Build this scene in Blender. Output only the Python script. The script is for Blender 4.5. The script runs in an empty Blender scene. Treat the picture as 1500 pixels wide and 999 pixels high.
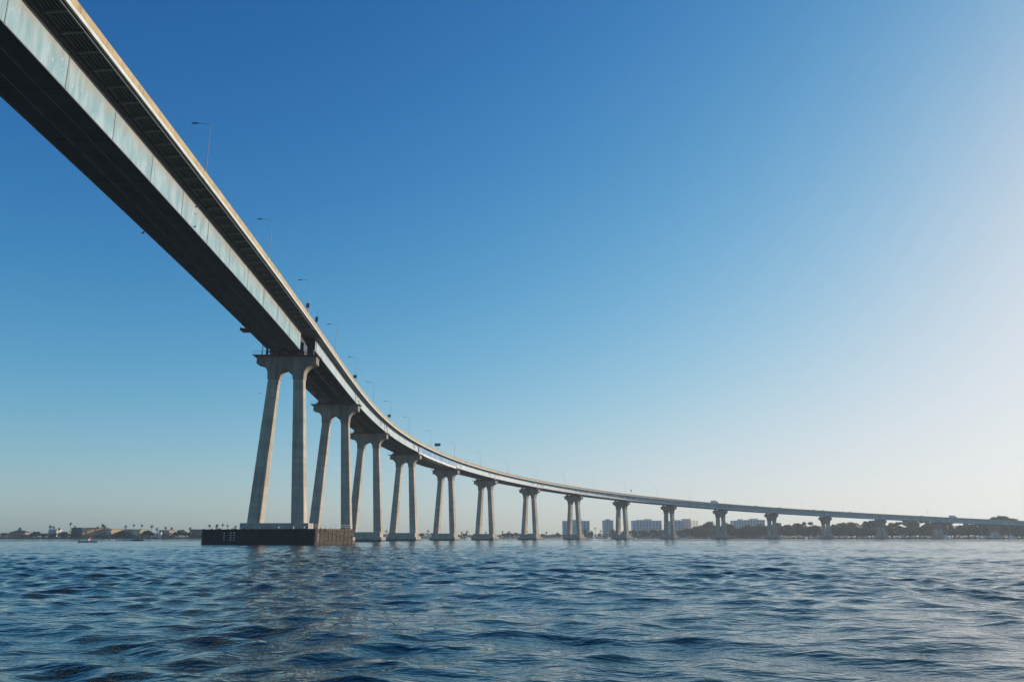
import bpy, bmesh, math, random
import numpy as np
from math import radians as R, sin, cos, tan, pi
from mathutils import Vector, Matrix

random.seed(7)
rng = np.random.default_rng(11)
S = bpy.context.scene
C = S.collection

# ------------------------------------------------------------------ camera
F = 1182.75          # focal length in pixels of a 1500 px wide frame
HC = 1.9             # camera height over the water
TH = math.atan((786.5 - 499.5) / F)
cam = bpy.data.cameras.new('camera')
cam.sensor_width = 36.0
cam.lens = 36.0 * F / 1500.0
cam.clip_start = 0.2
cam.clip_end = 20000.0
camo = bpy.data.objects.new('camera', cam)
C.objects.link(camo)
camo.location = (0, 0, HC)
camo.rotation_euler = (pi / 2 + TH, 0, 0)
S.camera = camo

# ------------------------------------------------------------------ light
SUN_AZ = R(57.5)      # to the right of straight ahead
SUN_EL = R(15.0)
w = bpy.data.worlds.new('World')
S.world = w
w.use_nodes = True
wn = w.node_tree
wn.nodes.clear()
wo = wn.nodes.new('ShaderNodeOutputWorld')
wb = wn.nodes.new('ShaderNodeBackground')
sk = wn.nodes.new('ShaderNodeTexSky')
sk.sky_type = 'NISHITA'
sk.sun_disc = False
sk.sun_elevation = SUN_EL
sk.sun_rotation = SUN_AZ
sk.altitude = 0.0
sk.air_density = 0.89
sk.dust_density = 0.74
sk.ozone_density = 0.95
wb.inputs['Strength'].default_value = 0.1
# film-like response of the sky colour, the same for every direction: y = m x^n / (x^n + h^n)
sep = wn.nodes.new('ShaderNodeSeparateColor'); comb = wn.nodes.new('ShaderNodeCombineColor')
wn.links.new(sk.outputs[0], sep.inputs[0])
def wmath(op, a, b):
    q = wn.nodes.new('ShaderNodeMath'); q.operation = op
    for i_, v_ in ((0, a), (1, b)):
        if isinstance(v_, (int, float)): q.inputs[i_].default_value = v_
        else: wn.links.new(v_, q.inputs[i_])
    return q.outputs[0]
for ch, (n_, h_, m_) in enumerate(((2.25, 0.470, 0.890), (1.75, 0.398, 0.950), (1.65, 0.298, 0.955))):
    p_ = wmath('POWER', wmath('MULTIPLY', sep.outputs[ch], 0.1 / h_), n_)
    wn.links.new(wmath('MULTIPLY', wmath('DIVIDE', p_, wmath('ADD', p_, 1.0)), 10.0 * m_), comb.inputs[ch])
wn.links.new(comb.outputs[0], wb.inputs[0])
wn.links.new(wb.outputs[0], wo.inputs[0])

sd = bpy.data.lights.new('sun', 'SUN')
sd.energy = 4.0
sd.angle = R(0.6)
sd.color = (1.0, 0.87, 0.70)
so = bpy.data.objects.new('sun', sd)
C.objects.link(so)
sun_dir = Vector((sin(SUN_AZ) * cos(SUN_EL), cos(SUN_AZ) * cos(SUN_EL), sin(SUN_EL)))
so.rotation_euler = sun_dir.to_track_quat('Z', 'Y').to_euler()
so.location = (300, 200, 200)

S.view_settings.view_transform = 'Standard'
S.view_settings.look = 'None'
S.view_settings.exposure = 0.0
S.view_settings.gamma = 1.0
S.render.engine = 'CYCLES'
S.cycles.use_denoising = True
S.cycles.max_bounces = 8
S.cycles.volume_bounces = 1

# ------------------------------------------------------------------ helpers
def mat(name, c1, c2=None, scale=0.5, rough=0.7, bump=0.0, bscale=6.0, stretch=(1, 1, 1), metal=0.0, spec=0.5, detail=5.0, lo=0.35, hi=0.65):
    m = bpy.data.materials.new(name)
    m.use_nodes = True
    n, l = m.node_tree.nodes, m.node_tree.links
    b = n['Principled BSDF']
    b.inputs['Roughness'].default_value = rough
    b.inputs['Metallic'].default_value = metal
    b.inputs['Specular IOR Level'].default_value = spec
    g = n.new('ShaderNodeNewGeometry')
    vm = n.new('ShaderNodeVectorMath'); vm.operation = 'MULTIPLY'; vm.inputs[1].default_value = stretch
    l.new(g.outputs['Position'], vm.inputs[0])
    if c2 is None:
        b.inputs['Base Color'].default_value = (*c1, 1)
    else:
        t = n.new('ShaderNodeTexNoise'); t.inputs['Scale'].default_value = scale; t.inputs['Detail'].default_value = detail
        l.new(vm.outputs[0], t.inputs['Vector'])
        r = n.new('ShaderNodeValToRGB')
        r.color_ramp.elements[0].position = lo; r.color_ramp.elements[0].color = (*c1, 1)
        r.color_ramp.elements[1].position = hi; r.color_ramp.elements[1].color = (*c2, 1)
        l.new(t.outputs['Fac'], r.inputs[0]); l.new(r.outputs[0], b.inputs['Base Color'])
    if bump > 0:
        t2 = n.new('ShaderNodeTexNoise'); t2.inputs['Scale'].default_value = bscale; t2.inputs['Detail'].default_value = 4
        l.new(vm.outputs[0], t2.inputs['Vector'])
        bp = n.new('ShaderNodeBump'); bp.inputs['Strength'].default_value = 0.6; bp.inputs['Distance'].default_value = bump
        l.new(t2.outputs['Fac'], bp.inputs['Height']); l.new(bp.outputs[0], b.inputs['Normal'])
    return m

M = {}
M['concrete'] = mat('pier_concrete', (0.42, 0.36, 0.28), (0.58, 0.50, 0.40), 0.35, 0.85, 0.03, 2.5, (1, 1, 0.22))
M['head'] = mat('shaded_cap_concrete', (0.22, 0.19, 0.155), (0.36, 0.31, 0.25), 0.35, 0.85, 0.03, 2.5, (1, 1, 0.22))  # darker than the legs: the deck's shade on the caps is put into the colour
def streaked(m, amount=0.42, pours=0.28):
    """rain streaks and pour bands multiplied over a concrete's own colour"""
    n, l = m.node_tree.nodes, m.node_tree.links; b = n['Principled BSDF']; src = b.inputs['Base Color'].links[0].from_socket
    g = n.new('ShaderNodeNewGeometry')
    for vec, lo, hi, amt in (((1.1, 1.1, 0.05), 0.52, 0.72, amount), ((0.02, 0.02, 0.55), 0.45, 0.62, pours), ((2.4, 2.4, 0.10), 0.60, 0.70, amount * 0.7)):
        vm = n.new('ShaderNodeVectorMath'); vm.operation = 'MULTIPLY'; vm.inputs[1].default_value = vec; l.new(g.outputs['Position'], vm.inputs[0])
        t = n.new('ShaderNodeTexNoise'); t.inputs['Scale'].default_value = 1.0; t.inputs['Detail'].default_value = 4; l.new(vm.outputs[0], t.inputs['Vector'])
        mr = n.new('ShaderNodeMapRange'); mr.inputs[1].default_value = lo; mr.inputs[2].default_value = hi; mr.inputs[4].default_value = amt; l.new(t.outputs['Fac'], mr.inputs[0])
        mx = n.new('ShaderNodeMix'); mx.data_type = 'RGBA'; mx.blend_type = 'MULTIPLY'; mx.inputs[7].default_value = (0.42, 0.39, 0.36, 1)
        l.new(mr.outputs[0], mx.inputs[0]); l.new(src, mx.inputs[6]); src = mx.outputs[2]
    l.new(src, b.inputs['Base Color'])
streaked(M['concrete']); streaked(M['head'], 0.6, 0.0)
M['footing'] = mat('footing_concrete', (0.33, 0.29, 0.24), (0.52, 0.47, 0.39), 0.5, 0.85, 0.05, 2.0)
M['tide'] = mat('tide_stained_concrete', (0.05, 0.05, 0.035), (0.12, 0.10, 0.07), 0.8, 0.7, 0.05, 3.0)
M['barrier'] = mat('barrier_concrete', (0.46, 0.33, 0.165), (0.58, 0.44, 0.25), 0.4, 0.85, 0.0)
streaked(M['barrier'], 0.45, 0.0)
M['slab'] = mat('deck_concrete', (0.16, 0.16, 0.15), (0.24, 0.23, 0.21), 0.4, 0.85)
M['asphalt'] = mat('asphalt', (0.045, 0.045, 0.047), (0.07, 0.07, 0.07), 1.5, 0.9)
M['fascia'] = mat('fascia_paint', (0.52, 0.53, 0.50), (0.66, 0.66, 0.62), 0.6, 0.6)
M['steel'] = mat('girder_paint', (0.35, 0.45, 0.51), (0.48, 0.58, 0.63), 0.18, 0.5, 0.0, 6, (1, 1, 0.35))
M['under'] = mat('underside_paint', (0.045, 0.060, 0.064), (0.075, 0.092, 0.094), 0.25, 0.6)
M['rib'] = mat('rib_paint', (0.14, 0.155, 0.155), (0.20, 0.21, 0.20), 0.3, 0.6)
M['seam'] = mat('seam_paint', (0.16, 0.22, 0.24), (0.22, 0.29, 0.31), 0.6, 0.6)
M['dark'] = mat('dark_steel', (0.018, 0.02, 0.022), (0.035, 0.036, 0.036), 0.9, 0.6)
M['bearing'] = mat('bearing_steel', (0.05, 0.05, 0.048), (0.11, 0.09, 0.07), 2.0, 0.6)
M['bluesteel'] = mat('blue_primer', (0.012, 0.04, 0.09), (0.03, 0.08, 0.16), 1.5, 0.5)
M['walk'] = mat('catwalk_rust', (0.06, 0.05, 0.045), (0.13, 0.09, 0.06), 1.5, 0.8)
M['galv'] = mat('galvanised_steel', (0.24, 0.26, 0.28), (0.32, 0.34, 0.35), 2.0, 0.5)
M['lamp'] = mat('lamp_head_grey', (0.07, 0.075, 0.08), (0.11, 0.11, 0.11), 5, 0.5)
M['sign'] = mat('sign_back', (0.06, 0.065, 0.07), (0.1, 0.1, 0.1), 3, 0.5)
M['tarp'] = mat('blue_containment_tarp', (0.05, 0.20, 0.43), (0.17, 0.37, 0.60), 0.35, 0.6, 0.05, 1.2, (1, 1, 0.5))
M['tarpw'] = mat('white_containment_tarp', (0.62, 0.62, 0.60), (0.78, 0.77, 0.74), 0.5, 0.6, 0.05, 1.0)
M['tarpd'] = mat('dark_containment_sheet', (0.07, 0.065, 0.06), (0.12, 0.11, 0.10), 0.3, 0.7, 0.08, 0.7)
M['timber'] = mat('fender_timber', (0.065, 0.047, 0.030), (0.15, 0.112, 0.072), 0.8, 0.85, 0.03, 4, (1, 1, 3))
M['timberd'] = mat('shaded_timber', (0.006, 0.006, 0.007), (0.014, 0.014, 0.014), 0.8, 0.7, 0.03, 4, (1, 1, 3))  # near-black copy of the timber, shade of the unlit fender faces painted in
M['white'] = mat('white_paint', (0.70, 0.70, 0.67), (0.8, 0.8, 0.77), 0.7, 0.4)
M['markwhite'] = mat('faded_white_marking', (0.35, 0.35, 0.34), (0.55, 0.55, 0.53), 3, 0.7)
M['glass'] = mat('dark_glass', (0.02, 0.025, 0.03), None, rough=0.1)
M['wglass'] = mat('window_glass', (0.14, 0.16, 0.17), (0.34, 0.35, 0.35), 0.15, 0.25)
M['hulld'] = mat('dark_hull', (0.04, 0.05, 0.06), (0.07, 0.08, 0.09), 2, 0.4)
M['hullg'] = mat('grey_hull', (0.36, 0.38, 0.38), (0.5, 0.51, 0.5), 2, 0.4)
M['red'] = mat('red_cloth', (0.55, 0.06, 0.06), (0.6, 0.1, 0.09), 2, 0.7)
M['skin'] = mat('skin', (0.45, 0.28, 0.2), None, rough=0.6)
M['foam'] = mat('sea_foam', (0.6, 0.64, 0.66), (0.8, 0.82, 0.82), 1.5, 0.8)
M['bark'] = mat('bark', (0.10, 0.075, 0.055), (0.17, 0.13, 0.10), 1.5, 0.9)
M['land'] = mat('shore_earth', (0.09, 0.075, 0.05), (0.16, 0.13, 0.085), 0.05, 0.95)
M['rock'] = mat('riprap_rock', (0.10, 0.09, 0.08), (0.2, 0.18, 0.16), 0.5, 0.9, 0.2, 1.0)
M['leafA'] = mat('leaf_olive', (0.085, 0.10, 0.036), (0.17, 0.175, 0.07), 0.15, 0.75)
M['leafB'] = mat('leaf_dark', (0.045, 0.06, 0.026), (0.09, 0.105, 0.042), 0.15, 0.75)
M['leafC'] = mat('leaf_brownish', (0.11, 0.11, 0.042), (0.20, 0.185, 0.08), 0.15, 0.75)
M['leafP'] = mat('palm_leaf', (0.035, 0.045, 0.02), (0.07, 0.075, 0.03), 0.5, 0.7)
M['scrub'] = mat('shore_scrub', (0.07, 0.075, 0.035), (0.14, 0.13, 0.06), 0.1, 0.9)
M['bird'] = mat('dark_feathers', (0.03, 0.03, 0.032), (0.05, 0.05, 0.05), 10, 0.8)
M['tyre'] = mat('tyre_rubber', (0.02, 0.02, 0.02), None, rough=0.9)
for k_ in ('leafA', 'leafB', 'leafC', 'leafP', 'scrub'):     # thin leaves let light through
    n_, l_ = M[k_].node_tree.nodes, M[k_].node_tree.links; b_ = n_['Principled BSDF']
    tr = n_.new('ShaderNodeBsdfTranslucent'); mx = n_.new('ShaderNodeMixShader'); mx.inputs[0].default_value = 0.45
    l_.new(b_.inputs['Base Color'].links[0].from_socket, tr.inputs['Color'])
    l_.new(b_.outputs[0], mx.inputs[1]); l_.new(tr.outputs[0], mx.inputs[2]); l_.new(mx.outputs[0], n_['Material Output'].inputs['Surface'])
def wallmat(n, c): return mat('wall_' + n, tuple(v * 0.85 for v in c), c, 0.3, 0.85)
WALL = {k: wallmat(k, c) for k, c in dict(beige=(0.45, 0.39, 0.30), white=(0.72, 0.72, 0.68), orange=(0.78, 0.45, 0.22), ochre=(0.68, 0.46, 0.26),
        yellow=(0.62, 0.58, 0.25), brown=(0.12, 0.10, 0.09), pink=(0.5, 0.36, 0.28), tower=(0.66, 0.65, 0.62), towerlight=(0.80, 0.78, 0.74), grey=(0.25, 0.25, 0.25)).items()}
ROOF = {k: mat('roof_' + k, tuple(v * 0.8 for v in c), c, 0.5, 0.85) for k, c in dict(green=(0.14, 0.18, 0.12), tile=(0.30, 0.14, 0.08), grey=(0.2, 0.2, 0.2), brown=(0.13, 0.1, 0.08)).items()}

def stained_web():
    """box-girder paint: pale teal, beige stain that starts under the deck and runs down in streaks"""
    m = bpy.data.materials.new('stained_girder_paint'); m.use_nodes = True
    n, l = m.node_tree.nodes, m.node_tree.links
    b = n['Principled BSDF']; b.inputs['Roughness'].default_value = 0.55
    uv = n.new('ShaderNodeUVMap'); uv.uv_map = 'sd'
    def noise(sx, sy, det=4, dist=0.0):
        vm = n.new('ShaderNodeVectorMath'); vm.operation = 'MULTIPLY'; vm.inputs[1].default_value = (sx, sy, 1)
        l.new(uv.outputs[0], vm.inputs[0])
        t = n.new('ShaderNodeTexNoise'); t.inputs['Scale'].default_value = 1.0; t.inputs['Detail'].default_value = det; t.inputs['Distortion'].default_value = dist
        l.new(vm.outputs[0], t.inputs['Vector']); return t.outputs['Fac']
    def ramp(v, p0, p1, a=0.0, bb=1.0):
        r = n.new('ShaderNodeMapRange'); r.inputs[1].default_value = p0; r.inputs[2].default_value = p1; r.inputs[3].default_value = a; r.inputs[4].default_value = bb
        l.new(v, r.inputs[0]); return r.outputs[0]
    def math_(op, a, c):
        x = n.new('ShaderNodeMath'); x.operation = op
        for i, v in ((0, a), (1, c)):
            if isinstance(v, (int, float)): x.inputs[i].default_value = v
            else: l.new(v, x.inputs[i])
        return x.outputs[0]
    def mix(f, a, c):
        x = n.new('ShaderNodeMix'); x.data_type = 'RGBA'
        l.new(f, x.inputs[0])
        for i, v in ((6, a), (7, c)):
            if isinstance(v, tuple): x.inputs[i].default_value = (*v, 1)
            else: l.new(v, x.inputs[i])
        return x.outputs[2]
    sp = n.new('ShaderNodeSeparateXYZ'); l.new(uv.outputs[0], sp.inputs[0])
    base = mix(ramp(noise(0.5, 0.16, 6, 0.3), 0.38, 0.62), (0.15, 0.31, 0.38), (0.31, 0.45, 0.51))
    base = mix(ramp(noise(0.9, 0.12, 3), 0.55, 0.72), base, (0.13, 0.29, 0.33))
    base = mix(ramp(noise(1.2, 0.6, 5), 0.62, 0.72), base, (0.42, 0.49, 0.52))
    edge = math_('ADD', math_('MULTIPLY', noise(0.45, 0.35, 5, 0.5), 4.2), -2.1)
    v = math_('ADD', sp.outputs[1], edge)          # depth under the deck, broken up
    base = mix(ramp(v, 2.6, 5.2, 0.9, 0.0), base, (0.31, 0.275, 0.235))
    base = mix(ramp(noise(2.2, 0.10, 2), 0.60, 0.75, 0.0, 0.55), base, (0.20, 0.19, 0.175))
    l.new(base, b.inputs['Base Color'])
    return m
M['web'] = stained_web()

def setp(o, label=None, cat=None, group=None, kind=None):
    if label: o['label'] = label
    if cat: o['category'] = cat
    if group: o['group'] = group
    if kind: o['kind'] = kind
    return o

def empty(name, loc, rz=0.0):
    o = bpy.data.objects.new(name, None); C.objects.link(o)
    o.location = loc; o.rotation_euler = (0, 0, rz); o.empty_display_size = 1.0
    return o

def link(name, me, m, parent=None, loc=(0, 0, 0), rot=(0, 0, 0), scale=None):
    o = bpy.data.objects.new(name, me); C.objects.link(o)
    if m is not None and not me.materials: me.materials.append(m)
    o.parent = parent; o.location = loc; o.rotation_euler = rot
    if scale: o.scale = scale
    return o

def pydata(name, v, f):
    me = bpy.data.meshes.new(name); me.from_pydata([tuple(p) for p in v], [], f); me.update(); return me

def add_box(v, f, x0, x1, y0, y1, z0, z1):
    k = len(v)
    v += [(x0, y0, z0), (x1, y0, z0), (x1, y1, z0), (x0, y1, z0), (x0, y0, z1), (x1, y0, z1), (x1, y1, z1), (x0, y1, z1)]
    f += [(k, k + 3, k + 2, k + 1), (k + 4, k + 5, k + 6, k + 7), (k, k + 1, k + 5, k + 4), (k + 1, k + 2, k + 6, k + 5), (k + 2, k + 3, k + 7, k + 6), (k + 3, k, k + 4, k + 7)]

def boxes(name, lst, bevel=0.0):
    v, f = [], []
    for b in lst: add_box(v, f, *b)
    me = pydata(name, v, f)
    if bevel > 0:
        bm = bmesh.new(); bm.from_mesh(me)
        bmesh.ops.bevel(bm, geom=bm.edges[:], offset=bevel, segments=1, affect='EDGES'); bm.to_mesh(me); bm.free()
    return me

def add_tube(v, f, p, q, r0, r1, n=6, caps=True):
    p, q = Vector(p), Vector(q); d = (q - p).normalized()
    a = d.orthogonal().normalized(); b = d.cross(a); k = len(v)
    for c, r in ((p, r0), (q, r1)):
        for i in range(n):
            t = 2 * pi * i / n; v.append(tuple(c + a * (r * cos(t)) + b * (r * sin(t))))
    for i in range(n):
        j = (i + 1) % n; f.append((k + i, k + j, k + n + j, k + n + i))
    if caps: f.append(tuple(k + i for i in reversed(range(n)))); f.append(tuple(k + n + i for i in range(n)))

def tubes(name, lst, n=6):
    v, f = [], []
    for t in lst: add_tube(v, f, *t, n=n)
    return pydata(name, v, f)

def prism(name, poly, y0, y1, axis='y'):
    """polygon in (x, z) pushed along y (or polygon in (x, y) pushed along z)"""
    k = len(poly)
    if axis == 'y': v = [(x, y0, z) for x, z in poly] + [(x, y1, z) for x, z in poly]
    elif axis == 'x': v = [(y0, x, z) for x, z in poly] + [(y1, x, z) for x, z in poly]
    else: v = [(x, y, y0) for x, y in poly] + [(x, y, y1) for x, y in poly]
    f = [tuple(range(k)), tuple(range(2 * k - 1, k - 1, -1))] + [(i + k, (i + 1) % k + k, (i + 1) % k, i) for i in range(k)]
    me = pydata(name, v, f)
    bm = bmesh.new(); bm.from_mesh(me); bmesh.ops.recalc_face_normals(bm, faces=bm.faces); bm.to_mesh(me); bm.free()
    return me

def ray(px, py, D=None, z=None):
    """direction of a photo pixel; D = distance ahead (y) in metres"""
    u, v = px - 750.0, 499.5 - py
    d = Vector((u, F * cos(TH) - v * sin(TH), F * sin(TH) + v * cos(TH)))
    t = D / d.y if D is not None else (z - HC) / d.z
    return Vector((0, 0, HC)) + d * t

# ------------------------------------------------------------------ line of the bridge (outer right barrier top)
KN = np.arange(0, 1300, 150.0)
KV = np.array([-0.00011, 0.00159, 0.00188, 0.00167, 0.00166, 0.00145, 0.00101, 0.00052, 0.00003])
DS = 1.0
sA = np.arange(-320, 1480, DS)
kA = np.interp(sA, KN, KV); kA[sA < 0] = KV[0]
i0 = int(np.argmin(abs(sA)))
hA = np.cumsum(kA) * DS; hA += -0.03444 - hA[i0]
xA = np.concatenate([[0], np.cumsum(np.sin(hA) * DS)[:-1]]); xA += -56.358 - xA[i0]
yA = np.concatenate([[0], np.cumsum(np.cos(hA) * DS)[:-1]]); yA += 241.663 - yA[i0]
gA = np.where(sA < 0, 0.036 * np.clip(1 + sA / 400, 0, 1), 0.036)
zA = 60 - np.cumsum(gA) * DS; zA += 60 - zA[i0]
def line(s):
    return (float(np.interp(s, sA, xA)), float(np.interp(s, sA, yA)), float(np.interp(s, sA, zA)), float(np.interp(s, sA, hA)))
def P(s, a=0.0, d=0.0):
    x, y, z, h = line(s)
    return Vector((x - cos(h) * a, y + sin(h) * a, z - d))

def sweep(name, s0, s1, sec, m, parent, org, step=6.0, uv=False):
    """closed section of (a, d) points carried along the bridge; org = location of the parent"""
    n = max(2, int(round((s1 - s0) / step)) + 1)
    ss = np.linspace(s0, s1, n); k = len(sec); v, f = [], []
    for s in ss:
        x, y, z, h = line(s)
        for a, d in sec: v.append((x - cos(h) * a - org[0], y + sin(h) * a - org[1], z - d - org[2]))
    for i in range(n - 1):
        for j in range(k):
            q = (j + 1) % k
            f.append((i * k + j, i * k + q, (i + 1) * k + q, (i + 1) * k + j))
    f.append(tuple(range(k - 1, -1, -1))); f.append(tuple((n - 1) * k + j for j in range(k)))
    me = pydata(name, v, f)
    if uv:
        lay = me.uv_layers.new(name='sd')
        for lp in me.loops:
            i, j = divmod(lp.vertex_index, k); lay.data[lp.index].uv = (ss[i], sec[j][1])
    return link(name, me, m, parent)

def rect(a0, a1, d0, d1): return [(a0, d0), (a1, d0), (a1, d1), (a0, d1)]

PIERS = [-14, 64, 132, 204, 276, 342, 412, 480, 552, 622, 696, 768, 842, 916, 992, 1066, 1140]
W = 17.2
MID = W / 2

# ------------------------------------------------------------------ water
def make_water():
    # sheet of water: fine rows and columns where the foreground waves are, coarse towards the horizon and behind
    nr = 1250
    r = np.concatenate([[0.0, 2.0], np.exp(np.linspace(math.log(4.0), math.log(420.0), nr)), np.exp(np.linspace(math.log(440.0), math.log(3900.0), 40))])
    th = np.concatenate([np.linspace(-180, -50, 40)[:-1], np.linspace(-50, -37, 40)[:-1], np.linspace(-37, 37, 640), np.linspace(37, 50, 40)[1:], np.linspace(50, 180, 40)[1:]])
    th = np.radians(th)
    Rr, T = np.meshgrid(r, th, indexing='ij')
    x = (Rr * np.sin(T)).astype(np.float32); y = (Rr * np.cos(T)).astype(np.float32)
    sp = np.maximum(Rr * 0.0040, 0.03).astype(np.float32)
    z = np.zeros_like(x); dx = np.zeros_like(x); dy = np.zeros_like(x)
    patch = np.ones_like(x)                              # wind patches: ruffled and calmer water
    for Lp in (38, 61, 97, 23, 150):
        b = rng.uniform(0, 2 * pi); patch += 0.15 * np.sin((np.cos(b) * x * 0.6 + np.sin(b) * y) * (2 * pi / Lp) + rng.uniform(0, 6.28)).astype(np.float32)
    N = 110
    lam = np.exp(np.linspace(math.log(0.28), math.log(15.0), N)) * rng.uniform(0.94, 1.06, N)
    for i in range(N):
        L = lam[i]
        # wind chop: most slope between one and five metres
        wgt = 0.20 + 1.0 * math.exp(-(math.log(L / 1.5) / 0.66) ** 2)
        if L < 0.9: wgt *= 0.85
        slope = 0.0365 * wgt
        amp = slope * L / (2 * pi)
        spread = 0.95 if L < 2 else 0.62
        a = R(14) + rng.normal(0, spread)
        kx, ky = sin(a) * 2 * pi / L, cos(a) * 2 * pi / L
        ph = rng.uniform(0, 2 * pi)
        g = np.clip((L / sp - 2.0) / 2.5, 0, 1)
        phase = (kx * x + ky * y + ph)
        # groups: each train swells and fades over the bay
        b = rng.uniform(0, 2 * pi); Lg = L * rng.uniform(5, 11)
        env = 0.75 + 0.55 * np.sin((np.cos(b) * x + np.sin(b) * y) * (2 * pi / Lg) + rng.uniform(0, 6.28)).astype(np.float32)
        A = (amp * g * env * (patch if L < 4 else 1.0)).astype(np.float32)
        sn = np.sin(phase); z += A * sn
        q = A * np.cos(phase) * 1.0
        dx += sin(a) * q; dy += cos(a) * q
    x = x + dx; y = y + dy
    nR, nT = x.shape
    co = np.stack([x, y, z], -1).reshape(-1, 3).astype(np.float32)
    idx = np.arange(nR * nT, dtype=np.int32).reshape(nR, nT)
    q = np.stack([idx[:-1, :-1], idx[:-1, 1:], idx[1:, 1:], idx[1:, :-1]], -1).reshape(-1, 4)[:, ::-1]
    q = q[nT - 1:]                                      # the innermost ring is degenerate: close it with a fan instead
    tri = np.stack([np.full(nT - 1, idx[0, 0], np.int32), idx[1, 1:], idx[1, :-1]], -1)[:, ::-1]
    me = bpy.data.meshes.new('water')
    me.vertices.add(len(co)); me.vertices.foreach_set('co', co.ravel())
    nl = q.size; me.loops.add(nl); me.loops.foreach_set('vertex_index', np.ascontiguousarray(q).ravel())
    me.polygons.add(len(q)); me.polygons.foreach_set('loop_start', np.arange(0, nl, 4, dtype=np.int32))
    me.polygons.foreach_set('use_smooth', np.ones(len(q), bool))
    me.update(calc_edges=True); me.validate()
    m = bpy.data.materials.new('sea_water'); m.use_nodes = True
    n, l = m.node_tree.nodes, m.node_tree.links
    b = n['Principled BSDF']
    b.inputs['Base Color'].default_value = (0.008, 0.030, 0.031, 1)
    b.inputs['Roughness'].default_value = 0.035
    b.inputs['IOR'].default_value = 1.333
    g = n.new('ShaderNodeNewGeometry')
    prev = None
    for sc_, st, dist in ((0.55, 1.0, 0.14), (2.4, 1.0, 0.075), (7.5, 1.0, 0.020)):
        vm = n.new('ShaderNodeVectorMath'); vm.operation = 'MULTIPLY'; vm.inputs[1].default_value = (0.62, 1.0, 0.0)
        l.new(g.outputs['Position'], vm.inputs[0])
        t = n.new('ShaderNodeTexNoise'); t.inputs['Scale'].default_value = sc_; t.inputs['Detail'].default_value = 2.5; t.inputs['Roughness'].default_value = 0.5
        l.new(vm.outputs[0], t.inputs['Vector'])
        bp = n.new('ShaderNodeBump'); bp.inputs['Strength'].default_value = st; bp.inputs['Distance'].default_value = dist
        l.new(t.outputs['Fac'], bp.inputs['Height'])
        if prev: l.new(prev.outputs[0], bp.inputs['Normal'])
        prev = bp
    l.new(prev.outputs[0], b.inputs['Normal'])
    o = link('water', me, m); setp(o, 'choppy dark blue bay water below the bridge', 'water', kind='structure')
make_water()

# ------------------------------------------------------------------ land behind the bay
SHORE = [(-2600, 900), (-900, 880), (-600, 930), (-330, 960), (-180, 1080), (30, 1230), (130, 1340), (300, 1350), (340, 1180), (430, 1120), (540, 1080), (620, 1010), (760, 1000), (1100, 900), (2600, 500)]
def make_land():
    pts = []
    for (x0, y0), (x1, y1) in zip(SHORE[:-1], SHORE[1:]):
        k = max(2, int(math.hypot(x1 - x0, y1 - y0) / 12))
        for i in range(k):
            t = i / k; pts.append((x0 + (x1 - x0) * t + random.uniform(-2, 2), y0 + (y1 - y0) * t + random.uniform(-2.5, 2.5)))
    pts.append(SHORE[-1])
    v, f = [], []
    for x, y in pts:
        h = random.uniform(1.2, 1.6)
        v += [(x, y - 3, -1.5), (x, y, 0.35 + random.uniform(0, .3)), (x, y + 4, h), (x, y + 60, h + 0.3), (x, 3600, 2.0)]
    for i in range(len(pts) - 1):
        for j in range(4):
            f.append((i * 5 + j, (i + 1) * 5 + j, (i + 1) * 5 + j + 1, i * 5 + j + 1))
    o = link('terrain', pydata('terrain', v, f), M['land']); setp(o, 'low brown shore land along the far side of the bay', 'land', kind='structure')
make_land()
def shore_y(x):
    return float(np.interp(x, [p[0] for p in SHORE], [p[1] for p in SHORE]))
GZ = 1.5

# ------------------------------------------------------------------ bridge superstructure
org = P(64, MID, 0); org = Vector((org.x, org.y, 0))
deck = empty('bridge_deck', org)
setp(deck, 'long curving steel girder bridge deck descending from upper left to the far shore', 'bridge')
S0, S1 = -300.0, 1400.0
BOX_END, PG_START = -20.0, -10.0
sweep('roadway_slab', S0, S1, rect(0.02, W - 0.02, 1.05, 1.42), M['slab'], deck, org, 8)
sweep('road_surface', S0, S1, rect(0.5, W - 0.5, 1.0, 1.046), M['asphalt'], deck, org, 8)
for a0 in (0.0, W - 0.3):
    e = sweep('edge_beam', S0, S1, rect(a0, a0 + 0.3, 1.02, 1.62), M['fascia'], deck, org, 8)
# barrier panels, 18 m long, with open joints
PL = 18.0
k = 0
s = S0
while s < S1 - 1:
    for side in (0, 1):
        sec = [(-0.03, 0.0), (0.22, 0.0), (0.42, 1.0), (-0.03, 1.0)]
        if side: sec = [(W - a, d) for a, d in sec]
        sweep('barrier_panel', s + 0.04, min(s + PL, S1) - 0.04, sec, M['barrier'], deck, org, 9)
    s += PL
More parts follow.
